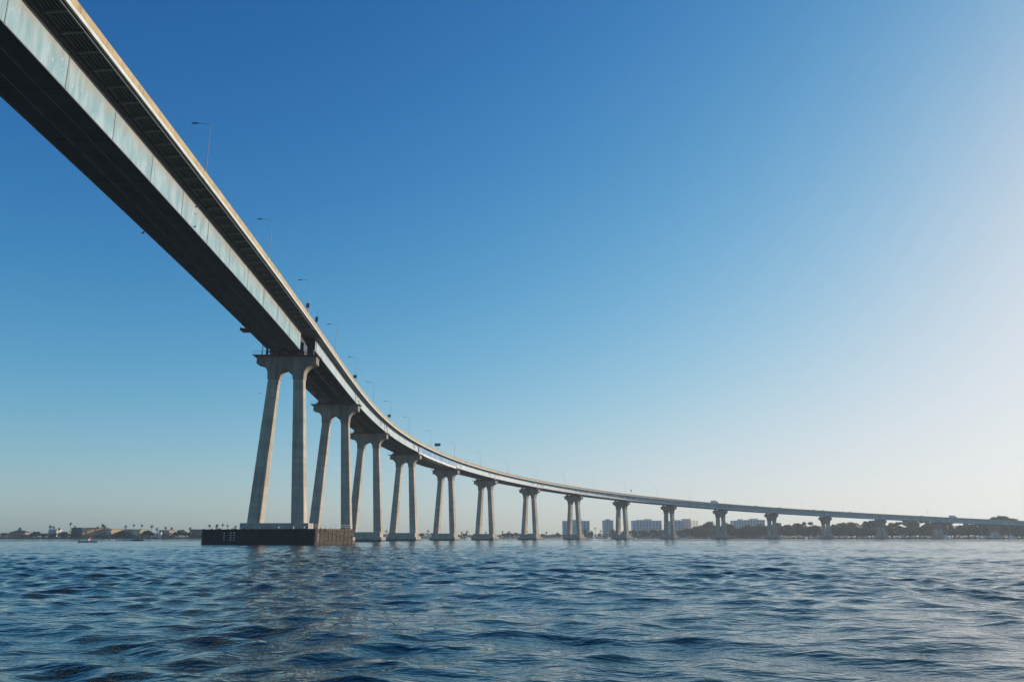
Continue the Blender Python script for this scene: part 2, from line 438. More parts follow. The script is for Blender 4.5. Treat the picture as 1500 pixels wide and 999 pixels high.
# --- box girder of the long near span
core = sweep('box_girder', S0, BOX_END, rect(4.06, 13.14, 1.44, 7.42), M['dark'], deck, org, 8)
BL = 13.0
nb = int((BOX_END - S0) / BL)
edges_s = [BOX_END - BL * i for i in range(nb + 1)]
for i in range(nb):
    b0, b1 = edges_s[i + 1] + 0.1, edges_s[i] - 0.1
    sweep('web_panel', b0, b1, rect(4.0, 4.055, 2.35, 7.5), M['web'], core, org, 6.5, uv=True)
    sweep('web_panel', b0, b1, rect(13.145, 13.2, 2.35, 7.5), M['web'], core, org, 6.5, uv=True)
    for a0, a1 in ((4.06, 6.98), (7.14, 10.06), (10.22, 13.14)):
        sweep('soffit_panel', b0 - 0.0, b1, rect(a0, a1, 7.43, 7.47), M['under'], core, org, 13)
    # splice plate across the joint
    me = boxes('splice_plate', [(-0.02, 0.02, -0.11, 0.11, -2.4, 2.4)])
    x, y, z, h = line(b1 + 0.1); q = P(b1 + 0.1, 3.97, 5.05) - org
    if i: link('splice_plate', me, M['seam'], core, q, (0, 0, -h))
for a in (7.06, 10.14, 4.12, 13.08):
    sweep('soffit_rib', S0, BOX_END, rect(a - 0.09, a + 0.09, 7.42, 7.62 if 5 < a < 12 else 7.60), M['rib'], core, org, 8)
sweep('web_top_shade_beam', S0, BOX_END, rect(3.5, 3.97, 1.8, 2.55), M['dark'], core, org, 8)  # dark beam added to paint the shadow gap under the overhang
# overhang: longitudinal ribs, stringers and a bracket every four metres
for side in (0, 1):
    for a in (0.85, 1.35, 1.85, 2.35, 2.85):
        a = W - a if side else a
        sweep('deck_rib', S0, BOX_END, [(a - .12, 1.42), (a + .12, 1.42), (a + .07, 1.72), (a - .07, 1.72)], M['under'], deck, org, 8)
    for a, d0, d1 in ((0.55, 1.42, 1.86), (3.3, 1.42, 1.95)):
        a = W - a if side else a
        sweep('stringer', S0, BOX_END, rect(a - 0.06, a + 0.06, d0, d1), M['rib'], deck, org, 8)
    sweep('conduit_pipe', S0, BOX_END, rect((W - 3.72) if side else 3.6, (W - 3.6) if side else 3.72, 2.0, 2.12), M['rib'], deck, org, 8)
brk = pydata('overhang_bracket', [(x, yy, zz) for yy in (-0.07, 0.07) for x, zz in ((3.45, -0.02), (-0.0, -0.02), (0.0, -0.5), (3.45, -0.2))],
             [(0, 1, 2, 3), (7, 6, 5, 4), (0, 4, 5, 1), (1, 5, 6, 2), (2, 6, 7, 3), (3, 7, 4, 0)])
brk.materials.append(M['rib'])
s = BOX_END - 1.5
while s > -190:
    h = line(s)[3]
    link('overhang_bracket', brk, None, deck, P(s, 4.0, 1.73) - org, (0, 0, -h))
    link('overhang_bracket', brk, None, deck, P(s, W - 4.0, 1.73) - org, (0, 0, pi - h))
    s -= 4.0
# --- plate girders of the following spans
GA = (2.0, 6.4, 10.8, 15.2)
spans = [(PG_START, 64.0)] + [(PIERS[i], PIERS[i + 1]) for i in range(1, len(PIERS) - 1)] + [(PIERS[-1], S1)]
xfr = tubes('cross_frame', [((-1.95, 0, -2.2), (1.95, 0, -4.9), .09, .09), ((-1.95, 0, -4.9), (1.95, 0, -2.2), .09, .09), ((-1.95, 0, -4.95), (1.95, 0, -4.95), .1, .1)], 4)
xfr.materials.append(M['dark'])
hatch = boxes('access_hatch', [(-0.02, 0.03, -0.6, 0.6, -0.6, 0.6)], 0.01); hatch.materials.append(M['dark'])
stiff = boxes('bearing_stiffener', [(-0.02, 0.12, -0.12, 0.12, -1.85, 1.85)]); stiff.materials.append(M['under'])
for i, (a0, a1) in enumerate(spans):
    if a0 > 1150: break
    for gi, a in enumerate(GA):
        out = gi in (0, 3)
        wsec = rect(a - 0.04, a + 0.04, 1.44, 5.42)
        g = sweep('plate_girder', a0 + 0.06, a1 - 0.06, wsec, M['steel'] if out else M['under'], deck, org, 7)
        sweep('flange', a0 + 0.06, a1 - 0.06, rect(a - 0.28, a + 0.28, 5.425, 5.5), M['rib'], g, org, 7)
        if gi == 0 and i < 14:
            for so_ in (1.2, ):
                link('bearing_stiffener', stiff, None, g, P(a0 + so_, a - 0.045, 3.4) - org, (0, 0, -line(a0 + so_)[3]))
            if i > 0:
                for so_, dd in ((5.0, 3.0), (8.5, 3.6), (a1 - a0 - 9.0, 3.0), (a1 - a0 - 6.5, 3.5)):
                    o = link('access_hatch', hatch, None, g, P(a0 + so_, a - 0.07, dd) - org, (0, 0, -line(a0 + so_)[3]))
                    o.scale = (1, random.uniform(.6, 1.2), random.uniform(.7, 1.3))
    if i < 4:
        s = a0 + 6
        while s < a1 - 3:
            for a in (4.2, 8.6, 13.0):
                link('cross_frame', xfr, None, deck, P(s, a, 0.0) - org, (0, 0, -line(s)[3]))
            s += 8.5
    sweep('conduit_pipe', a0 + 0.1, a1 - 0.1, rect(0.9, 1.02, 1.45, 1.6), M['rib'], deck, org, 9)
# end wall of the box girder and hinge gear in the gap over the first pier
x, y, z, h = line(-15)
sweep('end_diaphragm', BOX_END + 0.05, BOX_END + 0.35, rect(4.2, 13.0, 1.5, 7.3), M['dark'], deck, org, 1)
sweep('hinge_beam', -17.5, -10.5, rect(4.6, 5.4, 1.5, 4.2), M['dark'], deck, org, 3)
sweep('hinge_beam', -17.5, -10.5, rect(11.8, 12.6, 1.5, 4.2), M['dark'], deck, org, 3)
sweep('end_diaphragm', PG_START + 0.1, PG_START + 0.3, rect(2.1, 15.1, 1.5, 5.3), M['dark'], deck, org, 1)
for a in (4.7, 12.5):
    sweep('hinge_seat', -16.5, -12.0, rect(a - 0.9, a + 0.9, 4.5, 7.0), M['bluesteel'], deck, org, 2)

# ------------------------------------------------------------------ piers
ORD = ['nearest', 'second', 'third', 'fourth', 'fifth', 'sixth', 'seventh', 'eighth', 'ninth', 'tenth', 'eleventh', 'twelfth', 'thirteenth', 'fourteenth', 'fifteenth', 'sixteenth', 'seventeenth']
def arc(cx, cz, rx, rz, t0, t1, n=9):
    return [(cx + rx * cos(R(t0 + (t1 - t0) * i / n)), cz + rz * sin(R(t0 + (t1 - t0) * i / n))) for i in range(n + 1)]
def leg_mesh(xb, xt, z0, z1, wb, wt, tb, tt):
    v, f = [], []; n = max(2, int(round((z1 - z0) / 5.5)))
    zs = []
    for i in range(n):
        a, b = z0 + (z1 - z0) * i / n, z0 + (z1 - z0) * (i + 1) / n
        zs += [(a + (0.09 if i else 0), 0), (b - (0.09 if i < n - 1 else 0), 0)]
        if i < n - 1: zs += [(b - 0.08, 0.09), (b + 0.08, 0.09)]
    for zz, ins in zs:
        t = (zz - z0) / (z1 - z0); c = xb + (xt - xb) * t; hw = (wb + (wt - wb) * t) / 2 - ins; hy = (tb + (tt - tb) * t) / 2 - ins; ch = 0.15
        for px, py in ((-hw + ch, -hy), (hw - ch, -hy), (hw, -hy + ch), (hw, hy - ch), (hw - ch, hy), (-hw + ch, hy), (-hw, hy - ch), (-hw, -hy + ch)):
            v.append((c + px, py, zz))
    for i in range(len(zs) - 1):
        for j in range(8):
            q = (j + 1) % 8; f.append((i * 8 + j, i * 8 + q, i * 8 + 8 + q, i * 8 + 8 + j))
    f.append(tuple(range(7, -1, -1))); f.append(tuple((len(zs) - 1) * 8 + j for j in range(8)))
    return pydata('leg', v, f)

def make_pier(i, s):
    x, y, z, h = line(s); c = P(s, MID)
    first = i == 0
    root = empty('bridge_pier', (c.x, c.y, 0), -h)
    nm = ORD[i]
    lab = {0: 'nearest and tallest concrete bridge pier, rising out of the black timber fender'}.get(i, '%s concrete bridge pier counted from the left, twin legs under a flared cap' % nm)
    if i >= 15: lab = '%s concrete bridge pier from the left, half lost against the shore trees' % nm
    setp(root, lab, 'bridge pier', 'bridge piers in the bay')
    zt = z - (8.0 if first else 6.75)            # top of the cap
    if first: fz, fw, ft, f2 = 5.6, 9.2, 3.4, None
    else: fz, fw, ft, f2 = 4.1, 7.4, 3.6, 1.9
    # footing in two tiers with a tide-stained lower band
    if first:
        link('footing', boxes('footing', [(-fw, fw, -ft, ft, 1.2, fz)], 0.08), M['footing'], root)
        link('footing_base', boxes('footing_base', [(-fw - .05, fw + .05, -ft - .05, ft + .05, -3.0, 1.197)], 0.04), M['footing'], root)
    else:
        link('footing', boxes('footing', [(-fw, fw, -ft, ft, f2 + 0.003, fz)], 0.08), M['footing'], root)
        b = link('footing_base', boxes('footing_base', [(-fw - 1.0, fw + 1.0, -ft - 1.2, ft + 1.2, 0.75, f2)], 0.08), M['footing'], root)
        link('tide_band', boxes('tide_band', [(-fw - 1.02, fw + 1.02, -ft - 1.22, ft + 1.22, -3.0, 0.74)], 0.05), M['tide'], b)
    zj = zt - 6.9                                   # joint between leg and head
    xt = 3.55; batter = 0.06
    Hl = zj - fz; xb = xt + batter * Hl
    wt_, wb_ = 2.85, 2.85 + 0.017 * Hl; tt_, tb_ = 3.3, 3.3 + 0.03 * Hl
    if Hl > 2:
        for sg in (-1, 1):
            link('leg', leg_mesh(sg * xb, sg * xt, fz + 0.002, zj, wb_, wt_, tb_, tt_), M['concrete'], root)
    # head: two leg tops, arch between them, cap flaring out at both ends
    hw, ce = 8.45, 2.6
    oL = xt + wt_ / 2 + 0.12; iL = xt - wt_ / 2 - 0.12
    poly = [(oL, zj)] + [(oL, zt - 5.6)]
    poly += [(hw - (hw - oL) * cos(R(t)), (zt - 5.6) + (5.6 - ce) * sin(R(t))) for t in (10, 20, 30, 40, 50, 60, 70, 80)]
    poly += [(hw, zt - ce + 0.1), (hw, zt - 0.35), (hw - 0.15, zt)]
    right = poly
    inner = [(iL, zj)] + [(iL * cos(R(t)), (zt - 6.3) + 2.1 * sin(R(t))) for t in range(0, 90, 10)] + [(0, zt - 4.2)]
    outline = right + [(-a, b) for a, b in reversed(right)] + [(-a, b) for a, b in inner[:-1]] + [(a, b) for a, b in reversed(inner)]
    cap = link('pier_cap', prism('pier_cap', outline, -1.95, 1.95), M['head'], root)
    # catwalk plate round the cap top with its rails
    link('catwalk', boxes('catwalk', [(-hw - 1.0, hw + 0.7, -2.9, -2.0, zt - 0.28, zt - 0.12), (-hw - 1.0, hw + 0.7, 2.0, 2.9, zt - 0.28, zt - 0.12), (-hw - 1.0, -hw - 0.05, -1.99, 1.99, zt - 0.28, zt - 0.12), (hw + .05, hw + 0.7, -1.99, 1.99, zt - 0.28, zt - 0.12)]), M['walk'], root)
    if i < 6:
        rl = [((-hw - .9, yy, zt + zz), (hw + .6, yy, zt + zz), .035, .035) for yy in (-2.85, 2.85) for zz in (.45, .95)]
        rl += [((xx, yy, zt - .12), (xx, yy, zt + .98), .03, .03) for yy in (-2.85, 2.85) for xx in np.linspace(-hw - .9, hw + .6, 9)]
        link('railing', tubes('railing', rl, 4), M['walk'], root)
    # crosshead, bearings
    if first:
        for xx in (MID - 4.7, MID - 12.5):
            o = link('bearing', boxes('bearing', [(xx - 1.0, xx + 1.0, -1.6, 1.6, zt + 0.003, zt + 0.95)], 0.06), M['bearing'], root)
        for xx in (MID - 2.0, MID - 6.4, MID - 10.8, MID - 15.2):
            link('bearing', boxes('bearing', [(xx - 0.45, xx + 0.45, 1.75 - .5, 1.93, zt + 0.003, zt + 0.4), (xx - .3, xx + .3, 1.3, 1.9, zt + .4, zt + 2.4)]), M['bearing'], root)
    else:
        link('crosshead', boxes('crosshead', [(-hw + 0.9, hw - 0.9, -1.3, 1.3, zt + 0.003, zt + 0.62)], 0.05), M['walk'], root)
        for a in GA:
            xx = MID - a
            link('bearing', boxes('bearing', [(xx - 0.5, xx + 0.5, -0.9, 0.9, zt + 0.63, zt + 1.24)], 0.05), M['bearing'], root)
    if first:
        # ladder and hanging work cages at the left end, net frames under the box
        lx = -hw + 1.2
        ld = [((lx, -1.4, zt - .1), (lx, -1.4, zt + 4.6), .06, .06), ((lx, -.7, zt - .1), (lx, -.7, zt + 4.6), .06, .06)]
        ld += [((lx, -1.4, zt + .3 * k), (lx, -.7, zt + .3 * k), .04, .04) for k in range(1, 15)]
        link('ladder', tubes('ladder', ld, 4), M['galv'], root)
        br = []
        for xx in (-5.5, -1.0, 3.0, 5.2):
            br += [((xx, -2.4, zt + 1.1), (xx + 1.0, -2.6, zt - .1), .06, .06), ((xx, -2.4, zt + 1.1), (xx, 0, zt + 1.1), .05, .05)]
        link('brace', tubes('brace', br, 4), M['galv'], root)
    return root, zt
pier_top = []
for i, s in enumerate(PIERS[:16]):
    r_, zt = make_pier(i, s); pier_top.append((r_, zt))

# work cage hung under the left edge of the box girder, short of the first pier
q = P(-41, 12.6, 7.62)
cage = empty('inspection_cage', q - Vector((0, 0, 0.75)), -line(-41)[3])
setp(cage, 'small dark inspection cage hung under the left edge of the box girder', 'work cage')
link('floor', boxes('floor', [(-1.6, .3, -1.5, 1.5, 0, .5)]), M['dark'], cage)
link('frame', tubes('frame', [((xx, yy, .1), (xx, yy, .76), .06, .06) for xx in (-1.5, .2) for yy in (-1.4, 1.4)] + [((-1.5, -1.4, .74), (-1.5, 1.4, .74), .05, .05)], 4), M['dark'], cage)

# ------------------------------------------------------------------ containment wrapped round the fifth span
t0, t1 = PIERS[3] + 1.2, PIERS[4] - 1.5
ct = empty('paint_containment', Vector((P(240, MID).x, P(240, MID).y, 30)))
setp(ct, 'blue and white containment sheeting wrapped around one span for painting', 'containment')
og = ct.location
n = 8
for i in range(n):
    a, b = t0 + (t1 - t0) * i / n, t0 + (t1 - t0) * (i + 1) / n
    sweep('side_sheet', a + .05, b - .05, [(1.62, 1.7), (1.68, 1.7), (1.66, 5.1), (1.60, 5.1)], M['tarp'], ct, og, 4)
for i in range(12):
    a, b = t0 + (t1 - t0) * i / 12, t0 + (t1 - t0) * (i + 1) / 12
    sag = random.uniform(0, .25)
    sweep('hem_sheet', a + .02, b - .02, [(1.45, 5.05), (1.57, 5.05), (1.5, 6.1 + sag), (1.38, 6.1 + sag)], M['tarpw'], ct, og, 3)
v, f = [], []
na, nS = 15, 28
for i in range(nS + 1):
    s = t0 + (t1 - t0) * i / nS
    dip = 1.0 + 1.6 * sin(pi * min(1, i / nS)) ** .6
    for j in range(na + 1):
        u = j / na; a = 1.45 + (W - 2.9) * u
        d = 5.65 + dip * (sin(pi * u) ** .5 if 0 < u < 1 else 0) + random.uniform(-.08, .08)
        v.append(P(s, a, d) - og)
for i in range(nS):
    for j in range(na): f.append((i * (na + 1) + j, (i + 1) * (na + 1) + j, (i + 1) * (na + 1) + j + 1, i * (na + 1) + j + 1))
me = pydata('belly_sheet', v, f); me.polygons.foreach_set('use_smooth', [True] * len(f))
o = link('belly_sheet', me, M['tarpd'], ct); md = o.modifiers.new('thick', 'SOLIDIFY'); md.thickness = 0.06

# ------------------------------------------------------------------ lamp posts
pole = tubes('pole', [((0, 0, 0), (0, 0, 9.0), .075, .045)], 8); pole.materials.append(M['galv'])
arm = tubes('arm', [((0, 0, 8.95), (-.7, 0, 9.35), .035, .035), ((-.7, 0, 9.35), (-2.2, 0, 9.5), .035, .03)], 6); arm.materials.append(M['galv'])
head = prism('lamp_head', [(-3.3, 9.42), (-3.1, 9.37), (-2.4, 9.39), (-2.1, 9.46), (-2.2, 9.54), (-2.9, 9.56), (-3.25, 9.5)], -.14, .14); head.materials.append(M['lamp'])
base = boxes('base', [(-.18, .18, -.18, .18, -0.02, .12)], .02); base.materials.append(M['galv'])
LAMPS = [-112, -70.5, -30, 12, 54, 96, 137, 179, 223, 268, 314, 361, 407, 453, 499, 547, 595, 643, 695, 748, 804, 860, 916, 974, 1032]
for i, s in enumerate(LAMPS):
    h = line(s)[3]
    lab = 'street lamp on the right bridge barrier, number %s from the left' % (['one', 'two', 'three', 'four', 'five', 'six', 'seven', 'eight', 'nine', 'ten', 'eleven', 'twelve', 'thirteen', 'fourteen', 'fifteen', 'sixteen', 'seventeen', 'eighteen', 'nineteen', 'twenty', 'twenty-one', 'twenty-two', 'twenty-three', 'twenty-four', 'twenty-five'][i])
    r_ = empty('street_lamp', P(s, 0.1, 0), -h); setp(r_, lab, 'street lamp', 'lamp posts along the bridge barrier')
    for nme, me in (('base', base), ('pole', pole), ('arm', arm), ('lamp_head', head)): link(nme, me, None, r_)

# signs and boxes fixed to the barrier
def sign(s, w_, h_, z0, lab, name='road_sign', antenna=False):
    r_ = empty(name, P(s, 0.1, 0), -line(s)[3]); setp(r_, lab, 'sign')
    link('post', boxes('post', [(-.05, .05, -.05, .05, 0, z0 + h_ * .5)]), M['galv'], r_)
    link('panel', boxes('panel', [(-w_ / 2, w_ / 2, .055, .12, z0, z0 + h_)], .01), M['sign'], r_)
    if antenna: link('antenna', tubes('antenna', [((w_ * .3, 0.1, z0 + h_), (w_ * .3, .1, z0 + h_ + 2.2), .04, .03)], 5), M['sign'], r_)
sign(-31, .9, 1.3, 1.2, 'small dark sign back on a post just left of the nearest pier')
sign(-19, .8, 1.5, .9, 'dark box with an antenna on the barrier above the nearest pier', antenna=True)
sign(52, 1.3, 1.2, .9, 'dark square sign back on the barrier above the second pier')
sign(134, 1.5, 1.3, 1.2, 'dark square sign back on the barrier above the third pier')
sign(236, 3.6, 1.7, 2.4, 'wide dark sign back above the blue containment sheeting')
sign(556, 1.2, 1.5, 2.6, 'small dark sign above the ninth pier')

# ------------------------------------------------------------------ vehicles on the deck (only roofs show over the barrier)
def car(s, a, kind, m, lab):
    h = line(s)[3]; r_ = empty(kind, P(s, a, 1.0), -h); setp(r_, lab, 'truck' if kind == 'box_truck' else 'car', 'vehicles crossing the bridge')
    if kind == 'box_truck':
        link('body', boxes('body', [(-1.2, 1.2, -4.2, 1.9, .9, 3.6)], .06), M['white'], r_)
        link('cab', prism('cab', [(2.0, .5), (4.2, .5), (4.2, 1.6), (3.6, 2.6), (2.0, 2.7)], -1.1, 1.1, 'x'), m, r_)
        wl = (-2.8, 3.0); rr = .48
    else:
        top = 1.85 if kind == 'parked_van' else 1.55
        link('body', prism('body', [(-2.3, .35), (2.3, .35), (2.35, .75), (1.3, .95), (-2.2, 1.0), (-2.35, .7)], -.9, .9, 'x'), m, r_)
        link('cabin', prism('cabin', [(-2.0, 1.0), (1.25, .96), (.5, top - .08), (-.2, top), (-1.5, top - .05)], -.76, .76, 'x'), M['glass'], r_)
        link('roof', prism('roof', [(-1.5, top - .03), (.5, top - .06), (.4, top + .02), (-1.4, top + .03)], -.72, .72, 'x'), m, r_)
        wl = (-1.45, 1.45); rr = .33
    for yy in wl:
        for xx in (-.85, .85): link('wheel', tubes('wheel', [((xx - .11, yy, rr), (xx + .11, yy, rr), rr, rr)], 10), M['tyre'], r_)
    return r_
carp = [mat('car_paint_%d' % i, c, None, rough=0.3) for i, c in enumerate([(.35, .36, .37), (.03, .03, .035), (.1, .12, .2), (.4, .38, .35)])]
CARS = [(684, 4.0, 'box_truck', 'box truck with white body on the bridge near the eleventh pier'), (742, 2.6, 'car', 'car on the bridge just left of the twelfth pier'),
        (775, 2.6, 'car', 'car on the bridge just right of the twelfth pier'), (822, 2.6, 'car', 'car on the bridge left of the thirteenth pier'), (835, 2.6, 'car', 'car on the bridge right above the thirteenth pier'),
        (872, 2.6, 'car', 'car on the bridge midway between the thirteenth and fourteenth piers'), (968, 2.6, 'car', 'car on the bridge left of the fifteenth pier'), (1010, 4.0, 'box_truck', 'box truck on the bridge right of the fifteenth pier')]
for i, (s, a, k_, lab) in enumerate(CARS): car(s, a, k_, carp[i % 4], lab)

# ------------------------------------------------------------------ timber fender round the first pier
fc = P(PIERS[0], MID)
fen = empty('pier_fender', (fc.x + 0.3, fc.y - 0.5, 0), -R(26))
setp(fen, 'black timber ship fender around the foot of the nearest pier', 'fender')
FX, FY, FZ = 19.6, 8.0, 4.05
link('inner_frame', boxes('inner_frame', [(-FX + .35, FX - .35, -FY + .36, -FY + .9, -2, FZ - .15), (-FX + .35, FX - .35, FY - .9, FY - .36, -2, FZ - .15), (-FX + .36, -FX + .9, -FY + .9, FY - .9, -2, FZ - .15), (FX - .9, FX - .36, -FY + .9, FY - .9, -2, FZ - .15)]), M['timberd'], fen)
nc = 9
for k_ in range(nc):
    z0 = -1.0 + (FZ + 1.0) * k_ / nc; z1 = z0 + (FZ + 1.0) / nc - 0.07
    o_ = random.uniform(-.03, .03)
    link('plank', boxes('plank', [(-FX, FX, -FY + o_, -FY + .35, z0, z1)]), M['timberd'], fen)
    link('plank', boxes('plank', [(-FX, FX, FY - .35, FY + o_, z0, z1)]), M['timberd'], fen)
    nseg = 4
    for j in range(nseg):
        y0 = -FY + .36 + (2 * FY - .72) * j / nseg; y1 = y0 + (2 * FY - .72) / nseg - .05; o_ = random.uniform(-.05, .05)
        link('plank', boxes('plank', [(FX - .35, FX + o_, y0, y1, z0, z1)]), M['timber'], fen)
    link('plank', boxes('plank', [(-FX, -FX + .35, -FY + .36, FY - .36, z0, z1)]), M['timberd'], fen)
pl = boxes('pile', [(-.17, .17, -.17, .17, -3, FZ + .1)], .03); pl.materials.append(M['timber'])
pld = boxes('pile', [(-.17, .17, -.17, .17, -3, FZ + .1)], .03); pld.materials.append(M['timberd'])
for j in range(10): link('pile', pl, None, fen, (FX - .12, -FY + .5 + j * (2 * FY - 1) / 9, random.uniform(-.15, .1)))
for j in range(14): link('pile', pld, None, fen, (-FX + .5 + j * (2 * FX - 1) / 13, -FY + .13, random.uniform(-.1, .05)))
dash = boxes('painted_mark', [(-.42, .42, -.02, .02, -.12, .12)]); dash.materials.append(M['markwhite'])
for cx in (-11.2, -8.9, -7.6):
    for k_ in range(4):
        o = link('painted_mark', dash, None, fen, (cx, -FY - .12, 1.15 + .62 * k_)); o.scale = (.6 if cx < -11 else 1, 1, 1)
dd = boxes('painted_mark', [(-.02, .02, -.25, .25, -.1, .1)]); dd.materials.append(M['markwhite'])
for k_ in range(5): link('painted_mark', dd, None, fen, (FX + .16, -FY + 1.0, 1.0 + .42 * k_))
for xx in (-6, 0.5, 7, 12, 15.5): link('top_light', boxes('top_light', [(xx - .12, xx + .12, -FY + .4, -FY + .65, FZ - .15, FZ + .55)], .03), M['white'], fen)
rl = [((FX - .6, -FY + .6, FZ + .5), (FX - .6, FY - .6, FZ + .5), .05, .05), ((FX - .6, -FY + .6, FZ + 1.0), (FX - .6, FY - .6, FZ + 1.0), .05, .05)]
rl += [((FX - .6, yy, FZ - .2), (FX - .6, yy, FZ + 1.0), .05, .05) for yy in np.linspace(-FY + .6, FY - .6, 8)]
link('railing', tubes('railing', rl, 4), M['galv'], fen)

# ------------------------------------------------------------------ trees
def leaf_cloud(lobes, n, size, seed):
    r_ = np.random.default_rng(seed); v, f = [], []
    wts = np.array([l[3] * l[4] * l[5] for l in lobes]) ** .75; wts /= wts.sum()
    for i in range(n):
        cx, cy, cz, rx, ry, rz = lobes[r_.choice(len(lobes), p=wts)]
        d = r_.normal(size=3); d /= np.linalg.norm(d); rad = r_.uniform(.45, 1.05)
        c = np.array([cx + d[0] * rx * rad, cy + d[1] * ry * rad, cz + d[2] * rz * rad])
        a = r_.normal(size=3); a /= np.linalg.norm(a); b = np.cross(a, r_.normal(size=3)); b /= np.linalg.norm(b)
        sz = size * r_.uniform(.6, 1.4); k = len(v)
        v += [tuple(c - a * sz), tuple(c + b * sz * .55), tuple(c + a * sz), tuple(c - b * sz * .55)]; f.append((k, k + 1, k + 2, k + 3))
    return v, f

def tree_proto(kind, seed):
    """unit-height tree: trunk mesh and crown mesh"""
    r_ = random.Random(seed); lob = []
    if kind == 'round':
        for _ in range(15): lob.append((r_.uniform(-.3, .3), r_.uniform(-.3, .3), r_.uniform(.18, .86), r_.uniform(.14, .24), r_.uniform(.14, .24), r_.uniform(.10, .17)))
    elif kind == 'tall':
        for _ in range(15):
            zz = r_.uniform(.15, .92); sp_ = .26 * (1.1 - abs(zz - .6)); lob.append((r_.uniform(-sp_, sp_), r_.uniform(-sp_, sp_), zz, r_.uniform(.09, .16), r_.uniform(.09, .16), r_.uniform(.07, .12)))
    else:
        for _ in range(10): lob.append((r_.uniform(-.5, .5), r_.uniform(-.4, .4), r_.uniform(.35, .75), r_.uniform(.16, .26), r_.uniform(.16, .26), r_.uniform(.12, .2)))
    v, f = leaf_cloud(lob, 2000, .046, seed)
    crown = pydata('crown', v, f)
    v, f = [], []
    add_tube(v, f, (0, 0, 0), (0.01, 0, .45), .028, .018, 7)
    for cx, cy, cz, *_ in lob[:6]: add_tube(v, f, (0.01, 0, r_.uniform(.25, .44)), (cx, cy, cz), .013, .004, 5)
    return pydata('trunk', v, f), crown
PROTO = {}
for kind in ('round', 'tall', 'broad'):
    for seed in range(3):
        t, c = tree_proto(kind, seed * 7 + len(kind)); t.materials.append(M['bark']); PROTO[kind, seed] = (t, c)
CROWN = {}
def crown_of(kind, seed, mk):
    key = (kind, seed, mk)
    if key not in CROWN:
        me = PROTO[kind, seed][1].copy(); me.materials.clear(); me.materials.append(M[mk]); CROWN[key] = me
    return CROWN[key]
def palm_proto(seed):
    r_ = random.Random(seed); v, f = [], []; n = 26
    for i in range(n):
        az = 2 * pi * i / n + r_.uniform(-.15, .15); el = r_.uniform(-.7, 1.1); L = r_.uniform(.95, 1.25); k = len(v); p = Vector((0, 0, 0)); d = Vector((cos(az) * cos(el), sin(az) * cos(el), sin(el)))
        side = Vector((-sin(az), cos(az), 0))
        for j in range(5):
            w_ = (.06, .2, .24, .16, .02)[j]; v += [tuple(p - side * w_), tuple(p + side * w_)]
            p = p + d * (L / 4); d = (d + Vector((0, 0, -.28))).normalized()
        for j in range(4): f.append((k + 2 * j, k + 2 * j + 1, k + 2 * j + 3, k + 2 * j + 2))
    return pydata('crown', v, f)
PALM = [palm_proto(i) for i in range(3)]
for p_ in PALM: p_.materials.append(M['leafP'])

PPX = [401, 490, 541, 594, 650, 711, 775, 841, 909, 979, 1053, 1128, 1207, 1287, 1370, 1440]
PNAME = ['nearest', 'second', 'third', 'fourth', 'fifth', 'sixth', 'seventh', 'eighth', 'ninth', 'tenth', 'eleventh', 'twelfth', 'thirteenth', 'fourteenth', 'fifteenth', 'sixteenth']
NUM = ['first', 'second', 'third', 'fourth', 'fifth', 'sixth', 'seventh', 'eighth', 'ninth', 'tenth', 'eleventh', 'twelfth', 'thirteenth', 'fourteenth', 'fifteenth', 'sixteenth', 'seventeenth', 'eighteenth', 'nineteenth', 'twentieth']
def where(px):
    if px < PPX[0] - 110: return 'left of the black fender'
    if px < PPX[0]: return 'behind the black fender'
    for a, b, na_, nb_ in zip(PPX[:-1], PPX[1:], PNAME[:-1], PNAME[1:]):
        if a <= px < b: return 'between the %s and %s piers' % (na_, nb_)
    return 'right of the sixteenth pier'
PLANTS = []   # (px, top y px, extra depth behind the shore, kind, width factor, leaf)
def row(lst, kind, wf, leaf, dep): PLANTS.extend((px, ty, dep + random.uniform(0, 14), kind, wf, leaf) for px, ty in lst)
# left shore
row([(8, 779), (47, 779), (56, 777), (64, 780), (78, 781), (90, 779), (176, 775), (183, 778), (212, 777), (219, 775), (225, 778), (261, 777), (266, 774), (273, 778), (285, 779), (300, 779), (320, 776), (337, 775)], 'broad', 1.0, 'leafB', 6)
PL_ = [(29, 774, 2), (74, 770, 0), (79, 771, 0), (87, 774, 0), (104, 766, 0), (110, 771, 0), (132, 775, 1), (143.5, 771, 0), (151, 769, 1), (154, 771, 0), (184, 770, 0), (196, 768.5, 0), (208, 768.5, 0), (222.5, 770, 0), (230, 774, 0), (243, 772, 0), (252, 773, 0), (278, 773, 0),
       (307, 769, 0), (318, 769, 1), (326, 767.5, 0), (333, 769, 0), (345, 770, 0), (566, 777, 0), (582, 778, 0), (627, 777, 0), (676, 779, 0), (684, 778, 0), (712, 779, 0), (736, 778, 0), (746, 778, 0), (772, 778, 0), (800, 779, 0), (816, 780, 0), (872, 773, 0), (866, 777, 0), (880, 777, 0)]
